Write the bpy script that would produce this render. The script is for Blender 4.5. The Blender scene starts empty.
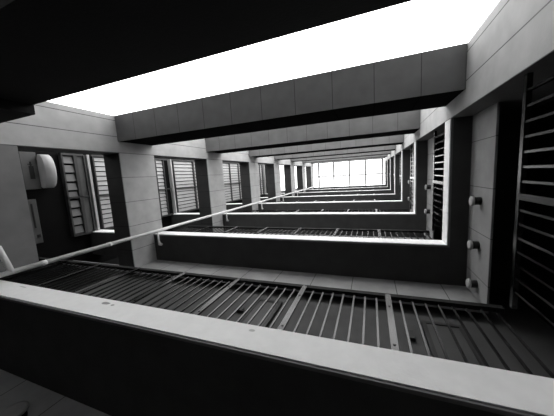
import bpy, bmesh, math, random
from mathutils import Matrix, Vector
random.seed(4)
C = bpy.context.scene.collection
S = 1.5                     # metres per layout unit

# ---------------------------------------------------------------- camera
def rot(a, b, c):
    return Matrix.Rotation(a, 3, 'X') @ Matrix.Rotation(b, 3, 'Y') @ Matrix.Rotation(c, 3, 'Z')
M = rot(0.1504, 0.3607, -0.0633)
cam_data = bpy.data.cameras.new('camera'); cam = bpy.data.objects.new('camera', cam_data); C.objects.link(cam)
cam_data.lens = 36.0 * 246.2 / 554.0; cam_data.sensor_width = 36.0; cam_data.clip_start = 0.02; cam_data.clip_end = 500
mm = Matrix((M[0], -M[1], -M[2])).transposed().to_4x4()
cam.matrix_world = mm                      # the camera stands at the origin, 1.6 m above the paving, looking up the well
bpy.context.scene.camera = cam

# ---------------------------------------------------------------- light
w = bpy.data.worlds.new('sky'); bpy.context.scene.world = w; w.use_nodes = True
nt = w.node_tree; bg = nt.nodes['Background']
bg.inputs['Color'].default_value = (1, 1, 1, 1)     # flat white overcast sky
bg.inputs['Strength'].default_value = 4.6
vs = bpy.context.scene.view_settings
bpy.context.scene.display_settings.display_device = 'sRGB'
vs.view_transform = 'Standard'; vs.look = 'None'; vs.gamma = 1; vs.use_curve_mapping = False
vs.exposure = 0.0

# ---------------------------------------------------------------- materials
def mat(name, col, rough=0.7, joints=(), var=0.12, bump=0.15, metallic=0.0, spots=(), scale=3.0, spec=0.35):
    m = bpy.data.materials.new(name); m.use_nodes = True; t = m.node_tree; N = t.nodes; Lk = t.links
    p = N['Principled BSDF']; p.inputs['Roughness'].default_value = rough; p.inputs['Metallic'].default_value = metallic
    p.inputs['Specular IOR Level'].default_value = spec
    g = N.new('ShaderNodeNewGeometry')
    nz = N.new('ShaderNodeTexNoise'); nz.inputs['Scale'].default_value = scale; nz.inputs['Detail'].default_value = 5
    Lk.new(g.outputs['Position'], nz.inputs['Vector'])
    fine = N.new('ShaderNodeTexNoise'); fine.inputs['Scale'].default_value = 45; fine.inputs['Detail'].default_value = 3
    Lk.new(g.outputs['Position'], fine.inputs['Vector'])
    mr = N.new('ShaderNodeMapRange'); mr.inputs['From Min'].default_value = .3; mr.inputs['From Max'].default_value = .7
    mr.inputs['To Min'].default_value = 1 - var; mr.inputs['To Max'].default_value = 1 + var
    Lk.new(nz.outputs['Fac'], mr.inputs['Value'])
    fac = mr.outputs['Result']
    def math_(op, a, b=None):
        n = N.new('ShaderNodeMath'); n.operation = op
        for i, v in enumerate((a, b)):
            if v is None: continue
            if isinstance(v, (int, float)): n.inputs[i].default_value = v
            else: Lk.new(v, n.inputs[i])
        return n.outputs[0]
    sep = N.new('ShaderNodeSeparateXYZ'); Lk.new(g.outputs['Position'], sep.inputs[0])
    for ax, period, off, width in joints:          # recessed panel joints
        v = math_('DIVIDE', math_('SUBTRACT', sep.outputs[ax], off * S), period * S)
        d = math_('ABSOLUTE', math_('SUBTRACT', math_('FRACT', math_('ADD', v, 0.5)), 0.5))
        k = math_('GREATER_THAN', d, width / period / 2)
        fac = math_('MULTIPLY', fac, math_('ADD', math_('MULTIPLY', k, 0.75), 0.25))
    for sx, sy, sz, rx_, rz_, dark in spots:       # dirt stains
        dx = math_('DIVIDE', math_('SUBTRACT', sep.outputs[0], sx * S), rx_ * S)
        dz = math_('DIVIDE', math_('SUBTRACT', sep.outputs[2], sz * S), rz_ * S)
        r = math_('ADD', math_('MULTIPLY', dx, dx), math_('MULTIPLY', dz, dz))
        r = math_('ADD', r, math_('MULTIPLY', math_('SUBTRACT', nz.outputs['Fac'], .5), 2.0))
        q = N.new('ShaderNodeMapRange'); q.inputs['From Min'].default_value = .5; q.inputs['From Max'].default_value = 1.1
        q.inputs['To Min'].default_value = dark; q.inputs['To Max'].default_value = 1; Lk.new(r, q.inputs['Value'])
        fac = math_('MULTIPLY', fac, q.outputs['Result'])
    cc = N.new('ShaderNodeCombineXYZ')
    for i in range(3): Lk.new(math_('MULTIPLY', fac, col), cc.inputs[i])
    Lk.new(cc.outputs[0], p.inputs['Base Color'])
    if bump:
        b = N.new('ShaderNodeBump'); b.inputs['Strength'].default_value = bump; b.inputs['Distance'].default_value = .01
        Lk.new(fine.outputs['Fac'], b.inputs['Height']); Lk.new(b.outputs[0], p.inputs['Normal'])
    return m
PIER = mat('pier_panels', .40, joints=[(1, .27, -1.107, .010)])
PIERW = mat('side_wall_panels', .17, joints=[(1, 5, -.566, .006)])
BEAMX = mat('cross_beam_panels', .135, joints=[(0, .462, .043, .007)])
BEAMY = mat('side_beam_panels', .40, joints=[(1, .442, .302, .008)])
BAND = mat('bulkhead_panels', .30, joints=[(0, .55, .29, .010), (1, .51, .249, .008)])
WEBX = mat('shaded_beam_face', .010, joints=[(0, .462, .043, .010)], spec=.0)  # shade on the cross beams' inner faces, put into the colour
WEBY = mat('shaded_beam_face', .04, joints=[(1, .442, .302, .008)], spec=.15)  # shade on the side beams' undersides, put into the colour
LOBBY = mat('lobby_wall_panels', .62, joints=[(0, .62, -2.0, .010)])
SHADEBEAM = mat('shaded_near_beam', .008, spec=.1)  # near-black stands in for deep shade on the nearest beam
WHITE = mat('white_fascia_paint', .88, var=.05)
WHITE1 = mat('stained_fascia_paint', .88, var=.03, scale=9, spots=[(-2.15, 1, 1.333, .05, .020, .35), (-2.06, 1, 1.325, .02, .012, .45), (-.745, 1, 1.335, .025, .014, .6), (-3.46, 1, 1.345, .06, .008, .5)])
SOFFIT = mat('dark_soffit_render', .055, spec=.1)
DRIP = mat('drip_strip', .14)
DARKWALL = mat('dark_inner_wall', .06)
VOID = mat('shade_black_wall', .008, spec=.05)  # near-black in place of the missing light in void and recesses
STEEL = mat('grey_railing_metal', .08, rough=.25, bump=0, var=.04, metallic=1.0)
DSTEEL = mat('dark_rail_paint', .012, rough=.6, bump=0, var=.04, spec=.1)
PIPE = mat('white_pipe_plastic', .72, rough=.4, bump=0, var=.05)
SLAT = mat('pale_louvre_metal', .42, rough=.5, bump=0, var=.08)
FRAME = mat('dark_window_metal', .05, rough=.4, bump=0)
LENS = mat('frosted_lens', .42, rough=.35, bump=0)
BLK = mat('black_plastic', .015, rough=.5, bump=0)
BOX = mat('grey_enclosure', .09, rough=.5, bump=0)
BOXL = mat('pale_enclosure', .40, rough=.4, bump=0)
DOOR = mat('dark_door_leaf', .055, rough=.5, bump=0)
BOUNCE = mat('pale_bounce_surface', .65)  # pale tone for the added bounce floor and light-blocking wall
PAVE = mat('dark_paving', .12, joints=[(0, .4, 0, .01), (1, .4, 0, .01)])
GSLAT = mat('grey_louvre_metal', .16, rough=.5, bump=0, var=.1)
SKYF = mat('skylight_frame_metal', .25, rough=.5, bump=0)
glass = bpy.data.materials.new('clear_skylight_glass'); glass.use_nodes = True
t = glass.node_tree; t.nodes.remove(t.nodes['Principled BSDF'])
tr = t.nodes.new('ShaderNodeBsdfTransparent'); tr.inputs[0].default_value = (.95, .95, .95, 1)
gl = t.nodes.new('ShaderNodeBsdfGlossy'); gl.inputs['Roughness'].default_value = .05
mx = t.nodes.new('ShaderNodeMixShader'); mx.inputs[0].default_value = .06
t.links.new(tr.outputs[0], mx.inputs[1]); t.links.new(gl.outputs[0], mx.inputs[2])
t.links.new(mx.outputs[0], t.nodes['Material Output'].inputs['Surface'])

# ---------------------------------------------------------------- helpers (layout units in, metres out)
class MB:
    def __init__(s, org=(0, 0, 0)): s.b = bmesh.new(); s.o = Vector(org)
    def box(s, x0, x1, y0, y1, z0, z1):
        vs_ = [s.b.verts.new((Vector((x, y, z)) - s.o) * S) for x in (x0, x1) for y in (y0, y1) for z in (z0, z1)]
        for f in ((0, 1, 3, 2), (4, 6, 7, 5), (0, 4, 5, 1), (2, 3, 7, 6), (0, 2, 6, 4), (1, 5, 7, 3)):
            s.b.faces.new([vs_[i] for i in f])
        return s
    def rbox(s, c, dims, rotm):                 # rotated box
        vs_ = []
        for i in (-.5, .5):
            for j in (-.5, .5):
                for k in (-.5, .5):
                    vs_.append(s.b.verts.new((Vector(c) + rotm @ Vector((i * dims[0], j * dims[1], k * dims[2])) - s.o) * S))
        for f in ((0, 1, 3, 2), (4, 6, 7, 5), (0, 4, 5, 1), (2, 3, 7, 6), (0, 2, 6, 4), (1, 5, 7, 3)):
            s.b.faces.new([vs_[i] for i in f])
        return s
    def tube(s, pts, r, n=14, cap=True):
        P = [Vector(p) for p in pts]; rings = []
        rs = r if isinstance(r, (list, tuple)) else [r] * len(P)
        up = None
        for i, p in enumerate(P):
            d = (P[min(i + 1, len(P) - 1)] - P[max(i - 1, 0)]).normalized()
            if up is None:
                a = Vector((0, 0, 1)) if abs(d.z) < .9 else Vector((1, 0, 0)); up = (a - d * a.dot(d)).normalized()
            else: up = (up - d * up.dot(d)).normalized()
            q = d.cross(up)
            rings.append([s.b.verts.new((p + (up * math.cos(2 * math.pi * k / n) + q * math.sin(2 * math.pi * k / n)) * rs[i] - s.o) * S) for k in range(n)])
        for a, b in zip(rings, rings[1:]):
            for k in range(n):
                f = s.b.faces.new((a[k], a[(k + 1) % n], b[(k + 1) % n], b[k])); f.smooth = True
        if cap: s.b.faces.new(rings[0][::-1]); s.b.faces.new(rings[-1])
        return s
    def build(s, name, m, parent=None, bevel=0.0, loc=None):
        bmesh.ops.recalc_face_normals(s.b, faces=s.b.faces[:])
        if bevel:
            es = [e for e in s.b.edges if not e.smooth or all(not f.smooth for f in e.link_faces)]
            bmesh.ops.bevel(s.b, geom=es, offset=bevel * S, segments=2, affect='EDGES', profile=.5)
        me = bpy.data.meshes.new(name); s.b.to_mesh(me); s.b.free(); me.materials.append(m)
        o = bpy.data.objects.new(name, me); C.objects.link(o)
        if parent is not None: o.parent = parent; o.location = loc if loc else (0, 0, 0)
        else: o.location = Vector(loc) if loc else s.o * S
        return o
def tag(o, label, cat, group=None):
    o['label'] = label; o['category'] = cat
    if group: o['group'] = group
    return o
def thing(name, org, label, cat, group=None):
    o = bpy.data.objects.new(name, None); C.objects.link(o); o.location = Vector(org) * S
    o.empty_display_size = .1
    return tag(o, label, cat, group)
def struct(o): o['kind'] = 'structure'; return o
def copy_tree(o, parent=None):
    c = o.copy(); C.objects.link(c)
    if parent: c.parent = parent
    for ch in list(o.children): copy_tree(ch, c)
    return c

# ---------------------------------------------------------------- dimensions
R_, L_, P_, T_, TI = .90, 4.08, .566, 1.187, .757
WB, WR = .536, .22
Z1, H, TH, BD = 1.152, 2.468, .237, .733
XW = -6.04                    # far window wall across the side void
LB = -4.49                    # outer side of the side beams
zb = lambda n: Z1 + (n - 1) * H
zt = lambda n: zb(n) + TH
NF = 8
e = .003
GZ = -1.07                    # paving level
TOP = zt(8)
ORD = ['', 'lowest', 'second', 'third', 'fourth', 'fifth', 'sixth', 'seventh', 'topmost']

# ---------------------------------------------------------------- the shell
struct(MB((0, 0, GZ)).box(XW - .1, 2.2, -T_, 2.6, GZ - .1, GZ).build('floor', PAVE))
struct(MB((0, -2, GZ)).box(XW - 3, 5, -3.5, -T_, GZ - .1, GZ).build('floor_bounce', BOUNCE))  # unseen floor added outside to bounce light up at the beams
# unseen pale wall added to cut low sky light, kept below the visible sky
struct(MB((0, -3.3, GZ)).box(XW - 3, 5, -3.5, -3.0, GZ, 3.4).build('wall_light_screen', BOUNCE))
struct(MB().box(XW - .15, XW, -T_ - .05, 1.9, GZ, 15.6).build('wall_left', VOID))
struct(MB().box(-L_ - .15, -L_, -P_ + e, .94, GZ, 1.79).build('wall_lobby', PIERW))
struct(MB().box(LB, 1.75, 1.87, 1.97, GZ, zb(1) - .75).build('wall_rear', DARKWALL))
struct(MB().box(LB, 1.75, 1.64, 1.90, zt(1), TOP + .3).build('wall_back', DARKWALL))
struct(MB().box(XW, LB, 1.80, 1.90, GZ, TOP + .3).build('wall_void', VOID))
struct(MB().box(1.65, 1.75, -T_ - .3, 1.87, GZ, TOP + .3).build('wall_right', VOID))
struct(MB().box(XW, 1.65, -T_ - .12, -T_, GZ, .1).build('wall_light_stop', VOID))  # unseen wall added to limit light entering below the nearest beam
for n in range(0, NF):        # pale panelled bulkhead along the head of each gallery wall
    z0, z1 = zb(n + 1) - .60, zb(n + 1)
    if n == 0: z0 -= .15
    yb = 1.536 if n else 1.87
    m = MB().box(LB, 1.12, yb, yb + .024, z0, z1)
    if n: m.box(XW, LB, 1.536, 1.56, z0, z0 + .2)
    m.box(1.12, 1.14, -P_, yb + .024, z0, z1)
    struct(m.build('trim_%d' % (n + 1), BAND if n else LOBBY))

# the added light-blocking wall across the open side stays under the sky seen from the well

# piers on either side of the open face
m = MB((-L_ - .2, -.9, GZ)).box(LB, -L_, -T_, -P_, GZ, TOP + .1)
tag(m.build('concrete_pier', PIER), 'pale panelled concrete pier rising at the upper left, beam ends set against it', 'pillar', 'corner piers of the light well')
m = MB((R_ + .2, -.9, GZ)).box(R_, 1.64, -T_, -P_, GZ, TOP + .1)
tag(m.build('concrete_pier', PIER), 'pale panelled concrete pier rising at the upper right, above the lamp wall', 'pillar', 'corner piers of the light well')

# cross beams over the open face, and side beams over the void

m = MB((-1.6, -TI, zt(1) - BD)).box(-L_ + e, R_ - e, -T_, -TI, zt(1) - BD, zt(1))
b0 = thing('cross_beam', (-1.6, -TI, zt(1) - BD), 'cross beam coloured as in deep shade, filling the upper left corner, nearest overhead of all', 'beam', 'cross beams over the open side')
m = MB((-1.6, -TI, zt(1) - BD)).box(-L_ + e, R_ - e, -T_, -TI, zt(1) - BD, zt(1)); m.build('beam_body', SHADEBEAM, b0)
MB((-1.6, -TI, zt(1) - BD)).box(-L_ + e, -2.79, -TI, -.674, zt(1) - BD, zt(1)).build('haunch', SHADEBEAM, b0)
BN = ['', '', 'grey panelled cross beam, widest and nearest below the open white sky', 'second grey cross beam, just behind the widest panelled one',
      'third grey cross beam up from the widest', 'fourth grey cross beam up from the widest', 'fifth grey cross beam up from the widest, thin strip',
      'sixth grey cross beam up from the widest, very thin strip', 'farthest cross beam, thin strip along the edge of the skylight']
SN = ['', '', 'nearest pale side beam left of the white pipe bend, with four joint lines', 'second pale side beam from the left, right of the big bright louvres',
      'third pale side beam from the left', 'fourth pale side beam from the left', 'fifth side beam from the left, bright gap at its side',
      'sixth side beam from the left, bright gap at its side', 'farthest side beam on the left, next to the skylight']
for n in range(2, NF + 1):
    zz = zt(n) - BD
    org = (-1.6, -TI, zz); o = thing('cross_beam', org, BN[n], 'beam', 'cross beams over the open side')
    MB(org).box(-L_ + e, R_ - e, -T_, -TI, zz + .02, zt(n)).build('beam_body', WEBX, o)  # body coloured as shaded; only the thin underside stays paler
    k = MB(org).box(-L_ + e, R_ - e, -T_, -TI, zz, zz + .02).build('soffit_face', BEAMX, o); k['label'] = 'paler grey panelled underside'
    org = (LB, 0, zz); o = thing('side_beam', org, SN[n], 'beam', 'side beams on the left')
    MB(org).box(LB, -L_ - .02, -P_ + e, 1.536 - e, zz, zt(n)).build('beam_body', WEBY, o)  # body coloured as shaded; only the face towards the well stays pale
    k = MB(org).box(-L_ - .02, -L_, -P_ + e, 1.536 - e, zz, zt(n)).build('side_face', BEAMY, o); k['label'] = 'pale panelled face towards the well'

# gallery slabs: one L-shaped slab per storey with white fascia
for n in range(1, NF + 1):
    a, b = zb(n), zt(n)
    where = {1: 'lowest gallery slab with a broad stained white edge across the bottom of the view',
             2: 'second gallery slab, white edge line just above the lowest railing'}.get(n, '%s gallery slab up the well, thin white edge line' % ORD[n])
    s = thing('gallery_slab', (-1.6, 1.0, a), where, 'balcony', 'gallery slabs up the light well')
    org = (-1.6, 1.0, a)
    m = MB(org)
    x0 = -L_ if n > 1 else XW + e
    m.box(x0 + e, R_ + .02, 1.02, 1.536 - e if n > 1 else 1.93, a, b - (0 if n > 1 else e))
    if n == 1: m.box(R_ + .02, 1.12 - e, 1.536, 1.93, a, b)
    if n > 1: m.box(XW + e, LB - e, 1.02, 1.536 - e, a, b)
    m.box(R_ + .02, 1.12 - e, -P_ + e, 1.536 - e, a, b)
    if n > 1: m.box(-3.9, R_ + .02, 1.536, 1.64 - e, b - .08, b)     # gallery floor behind the bulkhead line
    m.box(1.18, 1.65 - e, -P_ + e, 1.64 - e, b - .08, b)
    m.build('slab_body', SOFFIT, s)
    m = MB(org); xs = XW + e if n == 1 else -L_ + e
    m.box(xs, R_, 1.0, 1.02, a + .012, b + .004)
    if n > 1: m.box(XW + e, LB - e, 1.0, 1.02, a + .012, b + .004)
    m.box(R_, R_ + .02, -P_ + e, 1.02, a + .012, b + .004)
    f = m.build('fascia', WHITE1 if n == 1 else WHITE, s, bevel=.002); f['label'] = 'white painted edge'
    m = MB(org); m.box(xs, R_ + .008, 1.008, 1.03, a - .004, a + .012)
    m.box(R_ + .008, R_ + .03, -P_ + e, 1.03, a - .004, a + .012)
    m.build('drip_strip', DRIP, s)

# ---------------------------------------------------------------- railings
RH = .76
bal = MB().box(-.0065, .0065, -.006, .006, .045, RH - .02)
tmp = bal.build('baluster', STEEL); BAL = tmp.data; bpy.data.objects.remove(tmp)
pst = MB().box(-.021, .021, -.008, .008, 0, RH - .015)
for z in (.10, .55): pst.tube([(0, -.008, z), (0, -.014, z)], .008, 8)
tmp = pst.build('post', STEEL, bevel=0); POST = tmp.data; bpy.data.objects.remove(tmp)
balr = MB().box(-.008, .008, -.010, .010, .045, RH - .02)
tmp = balr.build('baluster', STEEL); BALR = tmp.data; bpy.data.objects.remove(tmp)
def part(name, data, parent, loc, rz=0):
    o = bpy.data.objects.new(name, data); C.objects.link(o); o.parent = parent
    o.location = Vector(loc) * S; o.rotation_euler = (0, 0, rz); return o
def railing_back(n, label):
    z = zt(n); org = (-1.6, 1.06, z)
    t_ = thing('gallery_railing', org, label, 'railing', 'railings along the back galleries')
    segs = [(-L_ + .02, R_ - .01)] if n > 1 else [(XW + .02, R_ - .01)]
    m = MB(org); k = MB(org)
    for a, b in segs:
        m.box(a, b, 1.040, 1.075, z + RH - .035, z + RH + .015)
        k.box(a, b, 1.052, 1.068, z + .03, z + .05)
    m.build('top_rail', DSTEEL, t_); k.build('bottom_rail', STEEL, t_)
    p = .121 + .709
    sp = .709
    j = -9
    for a, b in segs:
        for j in range(-9, 3):
            px = .121 + j * sp
            if a < px < b: part('post' if px < .5 else 'baluster', POST if px < .5 else BAL, t_, (px + 1.6, -.02 if px < .5 else 0, 0))
            for q in range(1, 8):
                x = px + q * sp / 8
                if a < x < b: part('baluster', BAL, t_, (x + 1.6, 0, 0))
    return t_
def railing_right(n, label):
    z = zt(n); org = (R_ + .05, .2, z)
    t_ = thing('side_railing', org, label, 'railing', 'railings along the right galleries')
    m = MB(org).box(R_ + .035, R_ + .065, -P_ + .01, 1.04, z + RH - .02, z + RH + .015); m.build('top_rail', STEEL, t_)
    MB(org).box(R_ + .042, R_ + .058, -P_ + .01, 1.04, z + .03, z + .05).build('bottom_rail', STEEL, t_)
    for j in range(16):
        y = -.45 + j * .097
        if y > 1.0: break
        if j in (7,): part('post', POST, t_, (-.02, y - .2, 0), math.pi / 2)
        else: part('baluster', BALR, t_, (0, y - .2, 0), math.pi / 2)
RL = ['', 'lowest long gallery railing of grey bars, largest in view', 'second gallery railing, grey bars above the second white edge', 'third gallery railing up the well, short grey bars',
      'fourth gallery railing up the well', 'fifth gallery railing up the well', 'sixth gallery railing up the well', 'seventh gallery railing up the well', 'topmost gallery railing under the skylight']
SL = ['', 'nearest dark side railing at the right edge of the view', 'second side railing, bright bars right of the lamps of the next floor', 'third side railing on the right, row of small bright bars',
      'fourth side railing on the right, row of tiny bars', 'fifth side railing on the right', 'sixth side railing on the right', 'seventh side railing on the right']
for n in range(1, NF): railing_back(n, RL[n]); railing_right(n, SL[n])

# ---------------------------------------------------------------- louvred windows across the side void
wi = 0
for n in range(0, 6):
    wi += 1
    z0 = zt(n) + (1.90 if n == 1 else .03) if n else None
    if n == 0: wi -= 1; continue
    org = (XW, .15, z0); z1 = zt(n + 1) - .17
    wn = bpy.data.objects.new('window_%d' % wi, None); C.objects.link(wn); wn.location = Vector(org) * S; struct(wn)
    y0, y1 = -.70, .99
    cuts = [(z0, z0 + .20), (z0 + .26, z1)] if n == 1 else [(z0 + .02, z0 + .94), (z0 + 1.0, z0 + 1.72), (z0 + 1.78, z1 - .22)]
    fr = MB(org)
    xf0, xf1 = XW + e, XW + .10
    zs = sorted({z0 - .03, z1} | {c[0] for c in cuts} | {c[1] for c in cuts})
    fr.box(xf0, xf1, y0 - .04, y0, z0 - .03, z1); fr.box(xf0, xf1, y1, y1 + .04, z0 - .03, z1)
    fr.box(xf0, xf1, .175, .205, z0 - .03, z1)
    for c in cuts:
        fr.box(xf0, xf1, y0, y1, c[0] - .03, c[0]); fr.box(xf0, xf1, y0, y1, c[1], c[1] + .03)
    fr.build('window_frame', FRAME, wn)
    for ci, c in enumerate(cuts):
        m = MB(org)
        if n == 1 and ci == 1:
            m.box(XW + .02, XW + .06, y0, .175, c[0], c[1]).box(XW + .02, XW + .06, .205, y1, c[0], c[1]).build('solid_panel', BOX, wn); continue
        ny = 9 if n == 1 and ci == 0 else 15
        for i in range(ny):
            y = y0 + (i + .5) * (y1 - y0) / ny
            if abs(y - .19) < .02: continue
            m.rbox((XW + .05, y, (c[0] + c[1]) / 2), (.012, (y1 - y0) / ny * .82, c[1] - c[0] - .01), Matrix.Rotation(math.radians(-12), 3, 'Z'))
        q = m.build('louvre_panel', GSLAT if (n == 1 and ci == 0) else SLAT, wn)
    MB(org).box(xf0, XW + .12, y0 - .03, y1 + .03, zt(n + 1) - .11, zt(n + 1) - .06).build('floor_strip', SLAT, wn)

# ---------------------------------------------------------------- drain pipe
py_, px_ = .915, -3.90
pp = thing('drain_pipe', (px_, py_, 1.0), 'long white drain pipe running up the left side of the well, crossing the view diagonally', 'pipe')
org = (px_, py_, 1.0)
MB(org).tube([(px_, py_, z) for z in (1.0, 5, 10, 15, TOP - .3)], .030, 16).build('pipe_run', PIPE, pp)
for z in (1.75, 2.6, 5.1, 7.6, 10):
    MB(org).tube([(px_, py_, z - .03), (px_, py_, z + .03)], .035, 16).build('coupling', PIPE, pp)
MB(org).tube([(px_, py_, 1.45), (px_, py_ - .1, 1.43), (px_, py_ - .32, 1.38)], .030, 16).build('inlet_branch', PIPE, pp)
for n in range(2, 7):
    z = zb(n) - .06
    MB(org).tube([(px_, py_, z), (px_, py_ + .20, z), (px_, py_ + .27, z + .01), (px_, py_ + .285, z + .06)], [.018, .018, .030, .030], 12).build('floor_branch', PIPE, pp)

# ---------------------------------------------------------------- round wall lamps
def lamp(x, y, z, axis, label, group, r=.055, depth=.085):
    t_ = thing('wall_lamp', (x, y, z), label, 'lamp', group)
    d = Vector((-1, 0, 0)) if axis == 'x' else Vector((0, -1, 0))
    p = Vector((x, y, z))
    MB(p).tube([p, p + d * .02, p + d * (depth - .02)], [r * .8, r * .8, r * .8], 20).build('lamp_body', BLK, t_)
    MB(p).tube([p + d * (depth - .02), p + d * depth, p + d * (depth + .008)], [r, r, r * .8], 24).build('lamp_lens', LENS, t_)
G = 'round lamps along the right gallery walls'
for n in (1, 2, 3):
    for k, (y, nm) in enumerate(((.40, 'uppermost'), (.90, 'middle'), (1.36, 'lowest'))):
        fl = {1: 'the nearest pale wall at the right', 2: 'the second wall strip, beside thin railing bars', 3: 'the third narrow strip'}[n]
        lamp(1.12, y, zb(n + 1) - .32, 'x', 'round lamp, %s of three on %s' % (nm, fl), G)
lamp(-2.772, 1.87, .874, 'y', 'round lamp on the grey panelled wall at the bottom left corner', None, r=.095)

# ---------------------------------------------------------------- doors on the back gallery wall
di = 0
for (xa, xb, n) in ((.52, .81, 1), (-1.38, -1.12, 1)):
    di += 1; z = zt(n); org = ((xa + xb) / 2, 1.64, z)
    d = bpy.data.objects.new('door_%d' % di, None); C.objects.link(d); d.location = Vector(org) * S; struct(d)
    hd = 1.36
    MB(org).box(xa, xb, 1.61, 1.64 - e, z, z + hd).build('door_leaf', DOOR, d)
    m = MB(org).box(xa - .04, xa, 1.60, 1.64 - e, z, z + hd + .04).box(xb, xb + .04, 1.60, 1.64 - e, z, z + hd + .04).box(xa, xb, 1.60, 1.64 - e, z + hd, z + hd + .04)
    m.build('door_frame', BLK, d)
    MB(org).tube([(xa + .06, 1.61, z + .68), (xa + .06, 1.57, z + .68), (xa + .14, 1.57, z + .68)], .012, 8).build('door_handle', STEEL, d)
m = MB((.345, 1.64, 2.5)).box(.31, .38, 1.60, 1.64 - e, 2.45, 2.58)
tag(m.build('junction_box', BLK, bevel=.004), 'small black box left of the right-hand door behind the lowest railing', 'box')
m = MB((-1.52, 1.64, 2.5)).box(-1.60, -1.50, 1.60, 1.64 - e, 2.46, 2.54).box(-1.50, -1.45, 1.61, 1.64 - e, 2.47, 2.49)
tag(m.build('junction_box', BLK, bevel=.004), 'small black box with a stub, left of the left-hand door behind the lowest railing', 'box')

# ---------------------------------------------------------------- equipment on the far left wall
org = (XW, -.35, 2.8)
t_ = thing('equipment_box', org, 'grey box with a dark bottle emblem and a round drum, on the dark left wall', 'box')
MB(org).box(XW + .006, XW + .12, -.72, -.03, 2.60, 2.84).build('box_body', BOX, t_, bevel=.008)
m = MB(org); x = XW + .122
m.box(x, x + .006, -.46, -.22, 2.70, 2.77); m.box(x, x + .006, -.54, -.46, 2.72, 2.745); m.box(x, x + .006, -.50, -.485, 2.69, 2.75)
m.build('emblem', BLK, t_)
m = MB(org).tube([(XW + .17, -.36, 2.845), (XW + .17, -.36, 3.00), (XW + .17, -.36, 3.02)], [.32, .32, .30], 40)
for v in m.b.verts: v.co.x = (.17 + (v.co.x / S - .17) * .5) * S
m.build('drum', BOXL, t_)
org = (XW, .6, 2.65)
t_ = thing('wall_cabinet', org, 'narrow pale cabinet with a dark slot below the drum, on the dark left wall', 'cabinet')
MB(org).box(XW + e, XW + .10, .16, 1.0, 2.60, 2.73).build('cabinet_body', BOX, t_, bevel=.008)
MB(org).box(XW + .10, XW + .106, .24, .70, 2.635, 2.66).build('slot', BLK, t_)
MB(org).box(XW + .10, XW + .108, .83, .89, 2.65, 2.70).build('latch', BLK, t_)

# ---------------------------------------------------------------- skylight over the well
zs = TOP + .05
sk = thing('skylight', (-1.5, .1, zs), 'bright glazed skylight closing the top of the light well, with thin dark bars', 'skylight')
org = (-1.5, .1, zs)
for x in (-3.69, -2.58, -1.46, -.36, .75):
    MB(org).box(x - .05, x + .05, -TI, 1.0, zs, zs + .12).build('glazing_bar', SKYF, sk)
MB(org).box(-L_, R_, .19, .27, zs + .02, zs + .10).build('cross_bar', SKYF, sk)
MB(org).box(-L_, R_, -TI, 1.0, zs + .12, zs + .13).build('glass_pane', glass, sk)
